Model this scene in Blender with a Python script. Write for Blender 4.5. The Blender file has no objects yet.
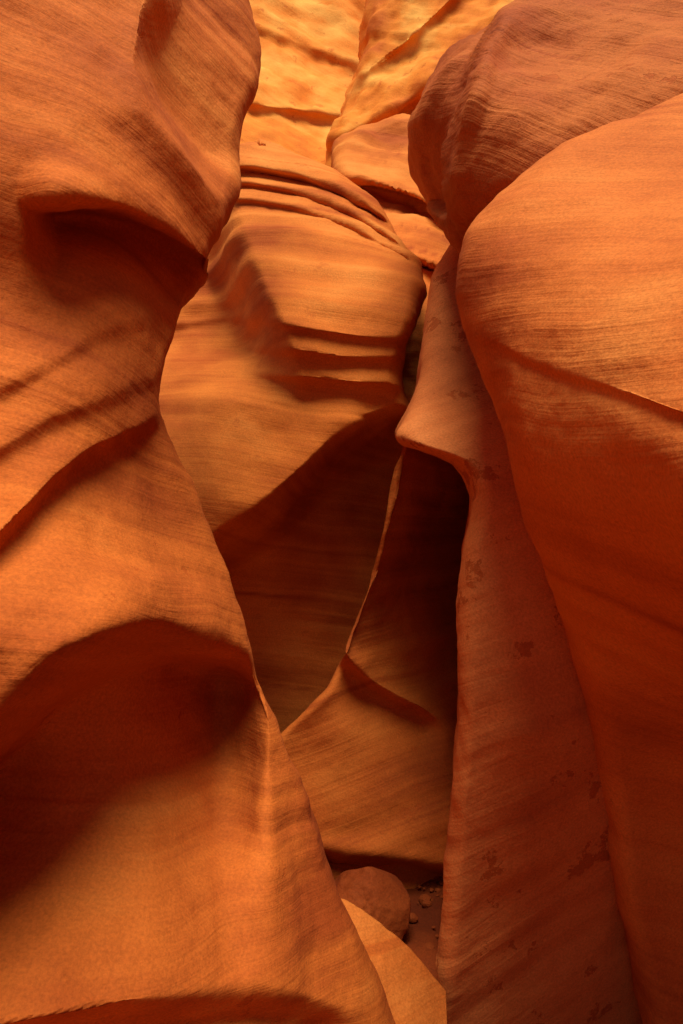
import bpy, math, numpy as np
from mathutils import Vector
H=1.8; F=683.0
sc=bpy.context.scene
# ---------- noise ----------
def h3(i,j,k,seed):
    n=(i*374761393+j*668265263+k*1274126177+seed*69069)&0x7fffffff
    n=((n^(n>>13))*1274126177)&0x7fffffff
    n=((n^(n>>15))*668265263)&0x7fffffff
    return ((n^(n>>16))&0xffff)/65535.0
def vn(P,seed=0):
    I=np.floor(P).astype(np.int64); f=P-I; f=f*f*(3-2*f); r=0
    for a in (0,1):
        for b in (0,1):
            for c in (0,1):
                w=(f[...,0] if a else 1-f[...,0])*(f[...,1] if b else 1-f[...,1])*(f[...,2] if c else 1-f[...,2])
                r=r+w*h3(I[...,0]+a,I[...,1]+b,I[...,2]+c,seed)
    return r*2-1
def fbm(P,o=4,seed=0):
    r=0;a=1.0;t=0
    for i in range(o):
        r=r+a*vn(P*(2**i)+i*17.3,seed+i);t+=a;a*=.5
    return r/t
def n1(s,seed=0):
    P=np.stack([s,np.zeros_like(s)+.5,np.zeros_like(s)+.5],-1)
    return vn(P,seed)
def sst(x): 
    x=np.clip(x,0,1); return x*x*(3-2*x)
def tps(pts,U,V):
    p=np.array(pts,float); X=p[:,:2]/100; n=len(p)
    def phi(r2): return 0.5*r2*np.log(r2+1e-9)
    d2=((X[:,None]-X[None])**2).sum(-1)
    A=np.zeros((n+3,n+3)); A[:n,:n]=phi(d2)+np.eye(n)*0.3
    A[:n,n]=1;A[:n,n+1:]=X;A[n,:n]=1;A[n+1:,:n]=X.T
    w=np.linalg.solve(A,np.concatenate([p[:,2],[0,0,0]]))
    u=U/100;v=V/100; r=w[n]+w[n+1]*u+w[n+2]*v
    for i in range(n): r=r+w[i]*phi((u-X[i,0])**2+(v-X[i,1])**2)
    return r
def curve(pts,x,sig=5):
    p=sorted(pts); a=np.array([q[0] for q in p],float); b=np.array([q[1] for q in p],float)
    xs=np.arange(a[0]-60,a[-1]+60,1.0)
    def ext(z):
        y=np.interp(z,a,b)
        m=(b[1]-b[0])/(a[1]-a[0]); y=np.where(z<a[0],b[0]+m*(z-a[0]),y)
        m=(b[-1]-b[-2])/(a[-1]-a[-2]); return np.where(z>a[-1],b[-1]+m*(z-a[-1]),y)
    ys=ext(xs); k=np.exp(-0.5*(np.arange(-20,21)/sig)**2); k/=k.sum()
    yp=np.pad(ys,20,mode='edge'); ys2=np.convolve(yp,k,'valid')
    ys2[:25]=ys[:25]; ys2[-25:]=ys[-25:]
    r=np.interp(x,xs,ys2)
    return np.where((x<xs[0])|(x>xs[-1]),ext(x),r)
def feat(f,U,V):
    """ledge: surface steps back on one side of a line and returns gradually"""
    kind,pts,amp,w1,w2,bul,wu,fade=f
    a,b=(U,V) if kind=='h' else (V,U)
    c=curve(pts,a,8)
    t=b-c
    if kind=='vl': t=-t
    lo=min(p[0] for p in pts);hi=max(p[0] for p in pts)
    m=sst((a-lo+fade)/(fade*1.0))*sst((hi+fade-a)/(fade*1.0))
    d=np.where(t<0,-bul*np.exp(-(t/wu)**2),-bul*np.exp(-(t/w1)**2)+amp*sst(t/w1)*np.exp(-(np.maximum(t-w1,0)/w2)**1.4))
    return d*m
def strata(G,b,seed):
    b=np.array(b,float);b/=np.linalg.norm(b)
    return (G*b).sum(-1)+0.10*fbm(G*0.9,3,seed+5)
def build(name,G,mat,bed=(0,.1,1),seed=0,freq=9.):
    ny,nx=G.shape[:2]
    idx=np.arange(ny*nx).reshape(ny,nx)
    q=np.stack([idx[:-1,:-1],idx[:-1,1:],idx[1:,1:],idx[1:,:-1]],-1).reshape(-1,4)
    me=bpy.data.meshes.new(name); me.vertices.add(ny*nx); me.vertices.foreach_set('co',G.reshape(-1).astype(np.float32))
    me.loops.add(len(q)*4); me.loops.foreach_set('vertex_index',q.reshape(-1).astype(np.int32))
    me.polygons.add(len(q)); me.polygons.foreach_set('loop_start',np.arange(0,len(q)*4,4,dtype=np.int32))
    me.polygons.foreach_set('use_smooth',np.ones(len(q),bool))
    me.update(calc_edges=True)
    s=strata(G,bed,seed)
    m=.5+.5*fbm(G*1.1+31,2,seed+40)
    m2=sst(.5+1.2*fbm(G*1.4+11,3,seed+44))
    tone=.5+.22*n1(s*freq*.45,seed+49)+m*(.28*n1(s*freq,seed+50)+.20*n1(s*freq*2.3,seed+51)+.16*n1(s*freq*5,seed+52))+.45*fbm(G*1.9+5,5,seed+60)
    tone-=.32*m2*sst((n1(s*freq*2.6,seed+70)-.45)/.25)
    tone-=.24*(1-m2)*sst((n1(s*freq*5.5,seed+71)-.45)/.25)
    at=me.attributes.new('tone','FLOAT','POINT'); at.data.foreach_set('value',tone.reshape(-1).astype(np.float32))
    at=me.attributes.new('bedding','FLOAT','POINT'); at.data.foreach_set('value',s.reshape(-1).astype(np.float32))
    o=bpy.data.objects.new(name,me); sc.collection.objects.link(o); me.materials.append(mat); return o
def displace(G,bed,st,ro,seed):
    dx=np.gradient(G,axis=1);dy=np.gradient(G,axis=0)
    N=np.cross(dx,dy);N/=np.linalg.norm(N,axis=-1,keepdims=True)+1e-9
    C=np.array([0,0,H]); sgn=np.sign(np.median((N*(C-G)).sum(-1))); N=N*sgn
    s=strata(G,bed,seed)
    m=0.5+0.5*fbm(G*1.3+7,2,seed+9)
    d=st*(m**1.5)*(0.032*n1(s*7,seed)+0.012*n1(s*19,seed+1)+0.0022*n1(s*40,seed+2))
    d-=st*.007*sst(.5+1.3*fbm(G*1.2+3,2,seed+21))*sst((n1(s*13,seed+22)-.4)/.35)
    d+=ro*(0.05*fbm(G*1.6,3,seed+3)+0.010*fbm(G*7,4,seed+4))
    return G+N*d[...,None]
def layer(name,v0,v1,inner,edge,s,pts,feats,mat,bed=(0,.1,1),r=.12,w=22,back=1.5,inpx=10,toproll=0,near=False,st=1,ro=1,seed=0,step=2.6,sig=5,freq=9.,nb=14,shade_lean=.45):
    vv=np.arange(v0,v1,1.0); ev=curve(edge,vv,sig)
    L=np.concatenate([[0],np.cumsum(np.sqrt(1+np.diff(ev)**2)*np.where((vv[1:]<-30)|(vv[1:]>1060),.3,1))])
    v=np.interp(np.linspace(0,L[-1],int(L[-1]/step)),L,vv)
    E=curve(edge,v,sig)
    W=np.abs(E-inner)
    n=int(min(W.max(),720)/step)
    tt=np.linspace(1,0,n)**1.15
    e=W[:,None]*tt[None]
    U=E[:,None]-s*e; V=np.repeat(v[:,None],n,1)
    D=tps(pts,U,V)
    for f in feats: D=D+feat(f,U,V)
    x=np.clip(1-e/w,0,1); D=D+r*(1-np.sqrt(np.maximum(1-x*x,0)))
    js=np.linspace(0,1,nb)[1:]
    Dr=D[:,-1:]+back*js[None]**1.2; Ur=E[:,None]-s*inpx*js[None]**.8; Vr=np.repeat(v[:,None],nb-1,1)
    U=np.concatenate([U,Ur],1);V=np.concatenate([V,Vr],1);D=np.concatenate([D,Dr],1)
    if toproll:
        k=np.linspace(1,0,12)[:-1]
        U=np.concatenate([np.repeat(U[:1],11,0),U]); D=np.concatenate([D[:1]+toproll*k[:,None]**1.3,D]); V=np.concatenate([V[:1]+(6*k[:,None]),V])
    D=np.maximum(D,.55)
    G=np.stack([(U-341.5)/F*D,D,H+(512-V)/F*D],-1)
    if near:
        k=np.linspace(1,0,30)[:-1][None,:,None]
        P0=G[:,:1]; P1=P0.copy(); P1[...,0]=-s*1.35; P1[...,1]=-2.5
        X=P0*(1-k)+P1*k+np.array([-s*.35,0,0])*np.sin(k*math.pi)
        ln=shade_lean*sst((X[...,2]-2.3)/1.6)*sst((k[...,0])/.25+0*X[...,2])  # unseen near walls tilt inward up high, shaped to shade the slot below
        X[...,0]+=s*ln
        G=np.concatenate([X,G],1)
    G=displace(G,bed,st,ro,seed)
    return build(name,G,mat,bed,seed,freq)
# ---------- materials ----------
def sandstone(name,dark,mid,light,bump=.5,patch=.5,rough=.85,fine=34.,contrast=1.,th=.61,mott=.12,pcol=(.38,.066,.008)):
    m=bpy.data.materials.new(name); m.use_nodes=True; nt=m.node_tree; N=nt.nodes; Lk=nt.links
    bs=N['Principled BSDF']; bs.inputs['Roughness'].default_value=rough
    bs.inputs['Specular IOR Level'].default_value=.2
    geo=N.new('ShaderNodeNewGeometry')
    at=N.new('ShaderNodeAttribute');at.attribute_name='tone'
    ab=N.new('ShaderNodeAttribute');ab.attribute_name='bedding'
    def math_(op,a,bb,c=None):
        q=N.new('ShaderNodeMath');q.operation=op
        for i,z in enumerate((a,bb,c)):
            if z is None: continue
            if isinstance(z,(int,float)): q.inputs[i].default_value=z
            else: Lk.new(z,q.inputs[i])
        return q.outputs[0]
    mp=N.new('ShaderNodeVectorMath');mp.operation='MULTIPLY';Lk.new(geo.outputs['Position'],mp.inputs[0]);mp.inputs[1].default_value=(.8,.8,.3)
    cb=N.new('ShaderNodeCombineXYZ');Lk.new(math_('MULTIPLY',ab.outputs['Fac'],fine),cb.inputs[2])
    va=N.new('ShaderNodeVectorMath');va.operation='ADD';Lk.new(mp.outputs[0],va.inputs[0]);Lk.new(cb.outputs[0],va.inputs[1])
    b2=N.new('ShaderNodeTexNoise');b2.inputs['Scale'].default_value=1;b2.inputs['Detail'].default_value=3;b2.inputs['Roughness'].default_value=.65;Lk.new(va.outputs[0],b2.inputs['Vector'])
    pn=N.new('ShaderNodeTexNoise');pn.inputs['Scale'].default_value=4.5;pn.inputs['Detail'].default_value=6;pn.inputs['Roughness'].default_value=.70;Lk.new(geo.outputs['Position'],pn.inputs['Vector'])
    f=math_('ADD',math_('MULTIPLY',at.outputs['Fac'],.69),math_('ADD',math_('MULTIPLY',b2.outputs['Fac'],.19),math_('MULTIPLY',pn.outputs['Fac'],mott)))
    cr=N.new('ShaderNodeValToRGB');el=cr.color_ramp.elements
    el[0].position=.5-.22/contrast;el[0].color=(*dark,1);el[1].position=.5+.22/contrast;el[1].color=(*light,1);x=el.new(.5);x.color=(*mid,1)
    Lk.new(f,cr.inputs[0])
    pr=N.new('ShaderNodeMapRange');pr.inputs['From Min'].default_value=th;pr.inputs['From Max'].default_value=th+.02;Lk.new(pn.outputs['Fac'],pr.inputs['Value'])
    mx=N.new('ShaderNodeMix');mx.data_type='RGBA';Lk.new(math_('MULTIPLY',pr.outputs[0],patch),mx.inputs['Factor']);Lk.new(cr.outputs[0],mx.inputs[6]);mx.inputs[7].default_value=(*pcol,1)
    g=N.new('ShaderNodeTexNoise');g.inputs['Scale'].default_value=110;g.inputs['Detail'].default_value=2;g.inputs['Roughness'].default_value=.7;Lk.new(geo.outputs['Position'],g.inputs['Vector'])
    gr=N.new('ShaderNodeMapRange');gr.inputs['From Min'].default_value=.3;gr.inputs['From Max'].default_value=.7;gr.inputs['To Min'].default_value=.82;gr.inputs['To Max'].default_value=1.14;Lk.new(g.outputs['Fac'],gr.inputs['Value'])
    vm=N.new('ShaderNodeVectorMath');vm.operation='SCALE';Lk.new(mx.outputs[2],vm.inputs[0]);Lk.new(gr.outputs[0],vm.inputs['Scale'])
    Lk.new(vm.outputs[0],bs.inputs['Base Color'])
    hgt=math_('ADD',math_('MULTIPLY',b2.outputs['Fac'],.30),math_('ADD',math_('MULTIPLY',pn.outputs['Fac'],.6),math_('ADD',math_('MULTIPLY',g.outputs['Fac'],.06),math_('MULTIPLY',pr.outputs[0],-.15*patch))))
    bp=N.new('ShaderNodeBump');bp.inputs['Strength'].default_value=bump;bp.inputs['Distance'].default_value=.03;Lk.new(hgt,bp.inputs['Height']);Lk.new(bp.outputs[0],bs.inputs['Normal'])
    return m
bedA=(.06,.2,1);bedE=(.35,-.1,1);bedD=(-.5,.3,1);bedB=(.12,.1,1);bedC=(-.3,.2,1)
mA=sandstone('sandstone_left',(.35,.066,.010),(.57,.142,.020),(.68,.215,.038),th=.645)
mB=sandstone('sandstone_layered',(.39,.075,.009),(.64,.178,.024),(.74,.26,.048),patch=.3,th=.64)
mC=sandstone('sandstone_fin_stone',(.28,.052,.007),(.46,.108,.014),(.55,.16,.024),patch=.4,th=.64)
mD=sandstone('sandstone_arch_stone',(.42,.100,.024),(.63,.182,.044),(.73,.25,.066),bump=.5,patch=.7,th=.60)
mE=sandstone('sandstone_right',(.40,.080,.013),(.63,.172,.031),(.73,.25,.053),patch=.4,th=.65)
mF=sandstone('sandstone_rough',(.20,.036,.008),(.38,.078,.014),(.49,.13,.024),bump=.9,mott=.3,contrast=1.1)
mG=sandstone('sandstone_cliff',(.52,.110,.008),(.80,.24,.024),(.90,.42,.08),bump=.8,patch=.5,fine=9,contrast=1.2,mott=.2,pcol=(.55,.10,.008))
mS=sandstone('sand',(.13,.020,.003),(.22,.038,.005),(.29,.060,.009),bump=.8,patch=0,fine=3)

# ---------- left wall ----------
edgeA=[(-500,230),(-100,228),(-20,238),(20,250),(50,258),(75,260),(105,247),(140,238),(185,236),(215,232),(250,217),(290,203),(330,182),(360,168),(395,161),(420,164),(450,180),(530,210),(610,240),(680,262),(720,282),(770,305),(830,328),(860,337),(900,347),(950,370),(985,386),(1024,396),(1100,425),(1250,470)]  # unseen top rows pulled inward, narrowing the opening to cut light lower down
ptsA=[(-400,-500,1.3),(0,-500,2.2),(200,-500,2.7),(-300,0,1.15),(0,0,1.80),(140,0,2.05),(240,0,2.75),
(0,110,1.69),(140,110,1.93),(235,120,2.5),(0,190,1.66),(100,190,1.77),(210,200,2.2),(-300,300,1.0),(0,280,1.71),(100,280,1.88),(200,280,2.32),
(0,380,1.60),(110,380,1.80),(160,390,2.15),(0,480,1.53),(100,470,1.75),(180,470,2.2),(0,570,1.42),(100,560,1.62),(210,550,2.23),
(-300,650,.9),(0,650,1.32),(130,620,1.55),(235,620,2.3),(0,800,1.52),(120,760,1.74),(200,760,2.0),(300,790,2.4),
(0,950,1.42),(150,900,1.68),(250,900,1.97),(340,900,2.38),(-300,1000,.9),(0,1050,1.34),(200,1000,1.70),(380,1000,2.3),(-200,1250,.9),(200,1250,1.5),(450,1250,2.2)]
fA=[('h',[(-150,860),(-60,780),(0,712),(60,652),(110,625),(160,615),(215,635)],.52,48,170,.06,40,60),
('h',[(60,197),(80,196),(120,203),(165,225),(205,258)],.30,20,42,.07,30,45),
('h',[(-150,600),(-50,562),(0,535),(50,480),(90,448),(130,430),(165,408)],.06,20,44,.03,32,20),
('h',[(-100,490),(0,445),(50,415),(100,398),(150,372)],.014,18,26,.01,24,40),
('h',[(-50,400),(0,385),(60,352),(110,322),(180,305)],.01,18,22,.006,24,40),
('h',[(-80,1024),(0,1022),(100,1006),(180,990),(260,980),(310,994)],.12,40,120,.0,22,70),
('v',[(-100,160),(0,152),(60,139),(110,150),(150,180)],.22,20,90,.04,20,60)]
layer('canyon_wall',-500,1250,-420,edgeA,1,ptsA,fA,mA,bedA,near=True,seed=1,r=.10,w=12,inpx=25,back=1.2,st=1.0,ro=1.3)
# ---------- middle layered rock ----------
edgeB=[(143,265),(150,290),(165,318),(185,350),(200,372),(215,385),(235,397),(260,417),(285,425),(315,420),(345,409),(375,402),(395,408),(440,440),(500,480),(1200,560)]
ptsB=[(150,140,5.6),(260,145,5.5),(150,250,5.0),(300,190,5.1),(390,220,5.0),(280,250,4.5),(400,270,4.4),(300,310,3.95),(415,320,4.0),(160,340,4.5),(300,350,4.0),(400,360,4.1),
(180,420,4.1),(300,400,4.12),(400,400,4.2),(200,500,3.8),(350,420,4.05),(300,520,3.95),(250,620,4.1),(380,600,4.2),(290,720,4.3),(300,1000,4.3),(500,700,4.5),(500,1100,4.5)]
fB=[('h',[(170,570),(215,530),(250,507),(290,477),(330,437),(365,412),(410,398)],.75,60,330,.05,40,30),
('vl',[(130,234),(185,238),(230,248),(270,262),(320,285),(335,290)],.85,60,400,.06,30,70),
('h',[(120,330),(230,314),(300,325),(360,335),(425,338)],.035,9,14,.012,10,20),
('h',[(120,356),(230,342),(300,350),(340,356),(425,356)],.04,9,12,.015,8,20),
('h',[(120,385),(240,368),(300,378),(400,384)],.05,9,24,.025,10,20),
('h',[(150,166),(250,165),(300,174),(340,188),(385,216)],.16,7,10,.03,7,20),
('h',[(150,182),(250,181),(300,190),(350,210),(400,240)],.12,7,9,.03,7,20),
('h',[(150,198),(250,197),(300,206),(360,228),(405,254)],.09,7,10,.03,7,20)]
layer('layered_sandstone_outcrop',143,1200,90,edgeB,1,ptsB,fB,mB,bedB,toproll=1.5,seed=22,r=.25,w=16,back=1.5,st=1.9)
# ---------- lower fin behind the arch ----------
edgeC=[(395,440),(440,405),(455,400),(470,395),(520,385),(560,375),(590,366),(630,349),(652,342),(664,340),(690,328),(708,310),(728,286),(760,262),(1100,200)]
ptsC=[(400,440,3.2),(480,440,4.0),(395,520,3.3),(425,510,3.6),(460,520,4.0),(370,600,3.4),(410,600,3.6),(450,600,3.95),(350,660,3.35),(440,680,3.75),(300,740,3.4),(380,740,3.35),(450,740,3.5),(300,850,3.24),(400,850,3.22),(450,850,3.3),(600,600,4.6),(600,900,3.5),(300,1050,3.3),(500,1050,3.3)]
fC=[('h',[(325,640),(345,652),(370,680),(420,705)],.10,16,34,.05,18,30),('h',[(300,842),(350,850),(440,862)],.12,10,40,.02,12,20)]
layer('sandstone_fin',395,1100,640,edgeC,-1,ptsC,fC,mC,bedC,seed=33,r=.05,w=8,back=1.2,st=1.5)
# ---------- arch-headed pillar ----------
edgeD=[(60,500),(200,470),(235,457),(260,441),(280,431),(340,425),(380,420),(400,415),(420,405),(432,399),(440,397),(447,414),(453,436),(460,454),(475,468),(495,476),(520,472),(545,463),(580,458),(650,457),(720,455),(790,450),(850,446),(900,443),(960,438),(1024,430),(1200,410)]
ptsD=[(500,60,3.9),(460,250,3.7),(470,340,3.4),(430,380,3.35),(480,400,3.15),(400,436,2.85),(450,440,2.8),(520,460,2.78),(480,500,2.72),(470,600,2.66),(540,600,2.6),(460,760,2.55),(560,760,2.5),(450,900,2.62),(560,900,2.78),(700,600,2.8),(700,900,3.1),(440,1050,2.70),(600,1050,3.0),(700,300,3.3),(600,1200,3.1)]
layer('sandstone_pillar',60,1250,760,edgeD,-1,ptsD,[],mD,bedD,seed=44,r=.16,w=20,back=2.0,inpx=2,step=2.2,sig=4,st=1.3,freq=6,nb=24)
# ---------- right bulge ----------
edgeE=[(40,790),(80,700),(100,650),(118,605),(140,562),(170,520),(200,489),(230,468),(260,459),(290,459),(320,465),(360,479),(400,493),(450,509),(500,524),(550,539),(600,553),(650,566),(700,579),(760,590),(850,602),(950,622),(1024,640),(1250,690)]
ptsE=[(790,40,2.3),(600,120,2.3),(1000,60,1.9),(500,200,2.15),(600,200,1.93),(480,280,2.1),(560,270,1.80),(683,250,1.55),(683,330,1.36),(900,250,1.15),(490,370,2.0),(580,370,1.60),(600,440,1.50),(683,420,1.20),(530,480,1.95),(620,500,1.50),(683,500,1.12),(900,450,.85),(560,600,2.2),(640,600,1.85),(683,620,1.65),(590,740,2.45),(683,750,2.4),(900,700,1.7),(610,900,2.6),(683,900,2.75),(900,900,2.4),(700,1200,2.7),(1000,1200,2.3)]
fE=[('h',[(455,325),(500,345),(550,364),(620,390),(683,414),(820,460)],.018,9,16,.004,14,10)]
layer('canyon_wall',40,1250,1120,edgeE,-1,ptsE,fE,mE,bedE,near=True,seed=55,r=.25,w=36,back=.8,inpx=6,ro=.9,toproll=1.0,st=.8)
# ---------- upper right ----------
edgeF=[(-500,580),(-100,545),(-30,527),(0,515),(30,480),(55,446),(90,426),(120,415),(150,410),(180,412),(205,424),(225,440),(245,456),(270,480),(400,560)]  # rows above the view moved inward, shaped to block sun and sky
ptsF=[(700,-500,3.0),(1000,-500,2.3),(520,0,3.1),(600,0,2.95),(683,0,2.8),(490,50,2.8),(475,110,2.65),(440,70,2.9),(420,150,3.3),(440,215,3.5),(520,110,2.6),(600,100,2.5),(683,100,2.35),(1000,0,2.0),(475,200,2.7),(550,200,2.5),(700,200,2.3),(560,400,2.8),(900,350,2.3)]
fF=[('vl',[(30,500),(50,488),(80,478),(110,468),(150,464),(200,464)],.45,16,90,.09,15,20)]
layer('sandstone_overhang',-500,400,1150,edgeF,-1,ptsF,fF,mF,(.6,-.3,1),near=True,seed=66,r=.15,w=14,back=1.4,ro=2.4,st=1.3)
# ---------- distance ----------
edgeG2=[(118,400),(126,372),(134,340),(150,331),(175,335),(200,352),(240,372),(500,372)]
ptsG=[(340,140,7.2),(420,130,7.6),(440,200,6.6),(370,230,6.2),(430,280,5.6),(400,400,5.5),(600,150,7.4),(600,400,5.8)]
fG=[('h',[(330,178),(370,180),(420,196),(450,215)],.4,8,26,.1,14,20),('h',[(380,245),(420,258),(450,270)],.3,7,20,.1,10,20)]
layer('distant_sandstone_shelf',118,500,640,edgeG2,-1,ptsG,fG,mB,(.1,.1,1),seed=77,r=.5,w=16,back=1.5,toproll=1.5,ro=2.5,st=2.5)
# far cliff in two overlapping walls: a recessed panel and a rib that stands in front of it
ptsH=[(100,-600,14),(600,-600,15),(100,-100,12),(350,-100,12.5),(600,-100,12),(250,60,10.8),(350,60,11.4),(600,60,10),(250,160,9.6),(340,160,10.2),(600,200,9.2),(300,400,9),(900,0,10),(-300,0,10)]
fH=[('h',[(150,8),(250,20),(300,38),(400,76)],.12,14,24,.06,14,20),('h',[(150,98),(250,100),(310,108),(400,126)],.16,12,24,.08,14,20)]
layer('background_cliff',-600,420,-350,[(-600,950),(420,950)],1,ptsH,fH,mG,(.5,0,.85),seed=88,r=0,w=2,ro=3.2,st=3.4,step=2.8,freq=3.2)
ptsR=[(380,-600,14),(700,-600,13),(380,-100,10.6),(600,-100,9.6),(370,40,9.8),(420,60,9.1),(500,40,8.7),(360,110,9.3),(440,120,8.7),(380,200,8.6),(600,200,8.3),(900,0,8.5),(380,400,8)]
fR=[('h',[(330,140),(375,118),(420,92),(470,52),(520,10),(560,-30)],.18,14,26,.10,18,14),('h',[(340,84),(372,62),(410,34),(450,-4),(500,-50)],.12,14,26,.08,16,14)]
layer('background_cliff',-600,420,950,[(-600,470),(-120,400),(-40,378),(0,368),(60,358),(100,346),(130,332),(420,300)],-1,ptsR,fR,mG,(.6,0,.8),seed=99,r=.5,w=16,back=2.5,inpx=4,ro=3.0,st=3.0,step=2.8,freq=3.2)
# ---------- floor ----------
ax=np.concatenate([np.linspace(-60,-3,20)[:-1],np.linspace(-3,3,200),np.linspace(3,60,20)[1:]])
ay=np.concatenate([np.linspace(-60,-1,20)[:-1],np.linspace(-1,6,230),np.linspace(6,60,20)[1:]])
X,Y=np.meshgrid(ax,ay); P=np.stack([X,Y,0*X],-1)
Z=.06*fbm(P*1.2,3,3)+.03*fbm(P*9,4,8)-.9*sst((2.72+.6*sst((X-.38)/.15)-Y)/.4)
build('canyon_floor',np.stack([X,Y,Z],-1),mS)
# ---------- boulder and stones ----------
def rock(c,size,seed,n=60):
    th=np.linspace(0,2*math.pi,n*2);ph=np.linspace(0.001,math.pi-.001,n)
    T,Pn=np.meshgrid(th,ph); S=np.stack([np.sin(Pn)*np.cos(T),np.sin(Pn)*np.sin(T),np.cos(Pn)],-1)
    rr=1+.30*fbm(S*1.2+seed,3,seed)+.06*fbm(S*6+seed,4,seed)
    Q=S*rr[...,None]
    rng=np.random.RandomState(seed)
    for i in range(7):
        a=rng.normal(size=3);a/=np.linalg.norm(a);k=.72+.15*rng.rand()
        d=(Q*a).sum(-1); Q=Q-np.maximum(d-k,0)[...,None]*a*.7
    return Q*np.array(size)+np.array(c)
build('boulder',rock((.135,2.92,.11),(.18,.18,.165),12,90),mS,freq=20)
k=80;a=np.linspace(0,1,k);Aa,Bb=np.meshgrid(a,a)
p00=np.array([-.05,2.35,.12]);p10=np.array([.36,2.2,-.40]);p01=np.array([-.03,2.72,.28]);p11=np.array([.40,2.62,-.02])
Gs=(p00*(1-Aa[...,None])+p10*Aa[...,None])*(1-Bb[...,None])+(p01*(1-Aa[...,None])+p11*Aa[...,None])*Bb[...,None]
back=Gs[-1:]+np.linspace(0.1,1,10)[:,None,None]*np.array([0,.05,-.5]); Gs=np.concatenate([Gs,back])
bump=np.concatenate([.04*np.sin(Aa*math.pi),np.zeros((10,k))])
Gs[...,2]+=bump+.04*fbm(Gs*5,4,4)
build('sloping_rock_ledge',Gs,mA,freq=14)
rng=np.random.RandomState(4);vs=[];fs=[];off=0
for i in range(90):
    x=rng.uniform(.15,.75);y=rng.uniform(2.78,3.4);sz=rng.uniform(.004,.014)*(2.8 if rng.rand()<.2 else 1)
    Q=rock((x,y,sz*.1),(sz,sz*rng.uniform(.7,1.2),sz*.6),i,n=7)
    ny,nx=Q.shape[:2];vs.append(Q.reshape(-1,3));idx=np.arange(ny*nx).reshape(ny,nx)+off
    fs.append(np.stack([idx[:-1,:-1],idx[:-1,1:],idx[1:,1:],idx[1:,:-1]],-1).reshape(-1,4));off+=ny*nx
me=bpy.data.meshes.new('pebbles');me.from_pydata(np.concatenate(vs).tolist(),[],np.concatenate(fs).tolist());me.materials.append(mS)
at=me.attributes.new('tone','FLOAT','POINT');at.data.foreach_set('value',np.full(len(me.vertices),.6,np.float32))
sc.collection.objects.link(bpy.data.objects.new('pebbles',me))
# ---------- light ----------
sd=Vector((.09,-.29,.95)).normalized(); el=math.asin(sd.z)
w=bpy.data.worlds.new('World');sc.world=w;w.use_nodes=True;nt=w.node_tree
sky=nt.nodes.new('ShaderNodeTexSky');sky.sky_type='NISHITA';sky.sun_disc=False;sky.sun_elevation=el;sky.sun_rotation=math.atan2(sd.x,sd.y)
nt.links.new(sky.outputs[0],nt.nodes['Background'].inputs[0]);nt.nodes['Background'].inputs[1].default_value=.06
su=bpy.data.lights.new('sun','SUN');su.energy=5;su.angle=math.radians(36);su.color=(1,.9,.70)
so=bpy.data.objects.new('sun',su);sc.collection.objects.link(so);so.rotation_euler=(-sd).to_track_quat('-Z','Y').to_euler()
cam=bpy.data.cameras.new('camera');cam.sensor_fit='VERTICAL';cam.sensor_height=36;cam.lens=24.01;cam.clip_end=300;cam.clip_start=.05
co=bpy.data.objects.new('camera',cam);sc.collection.objects.link(co);co.location=(0,0,H);co.rotation_euler=(math.pi/2,0,0);sc.camera=co
sc.view_settings.view_transform='Standard';sc.view_settings.look='None';sc.view_settings.exposure=0
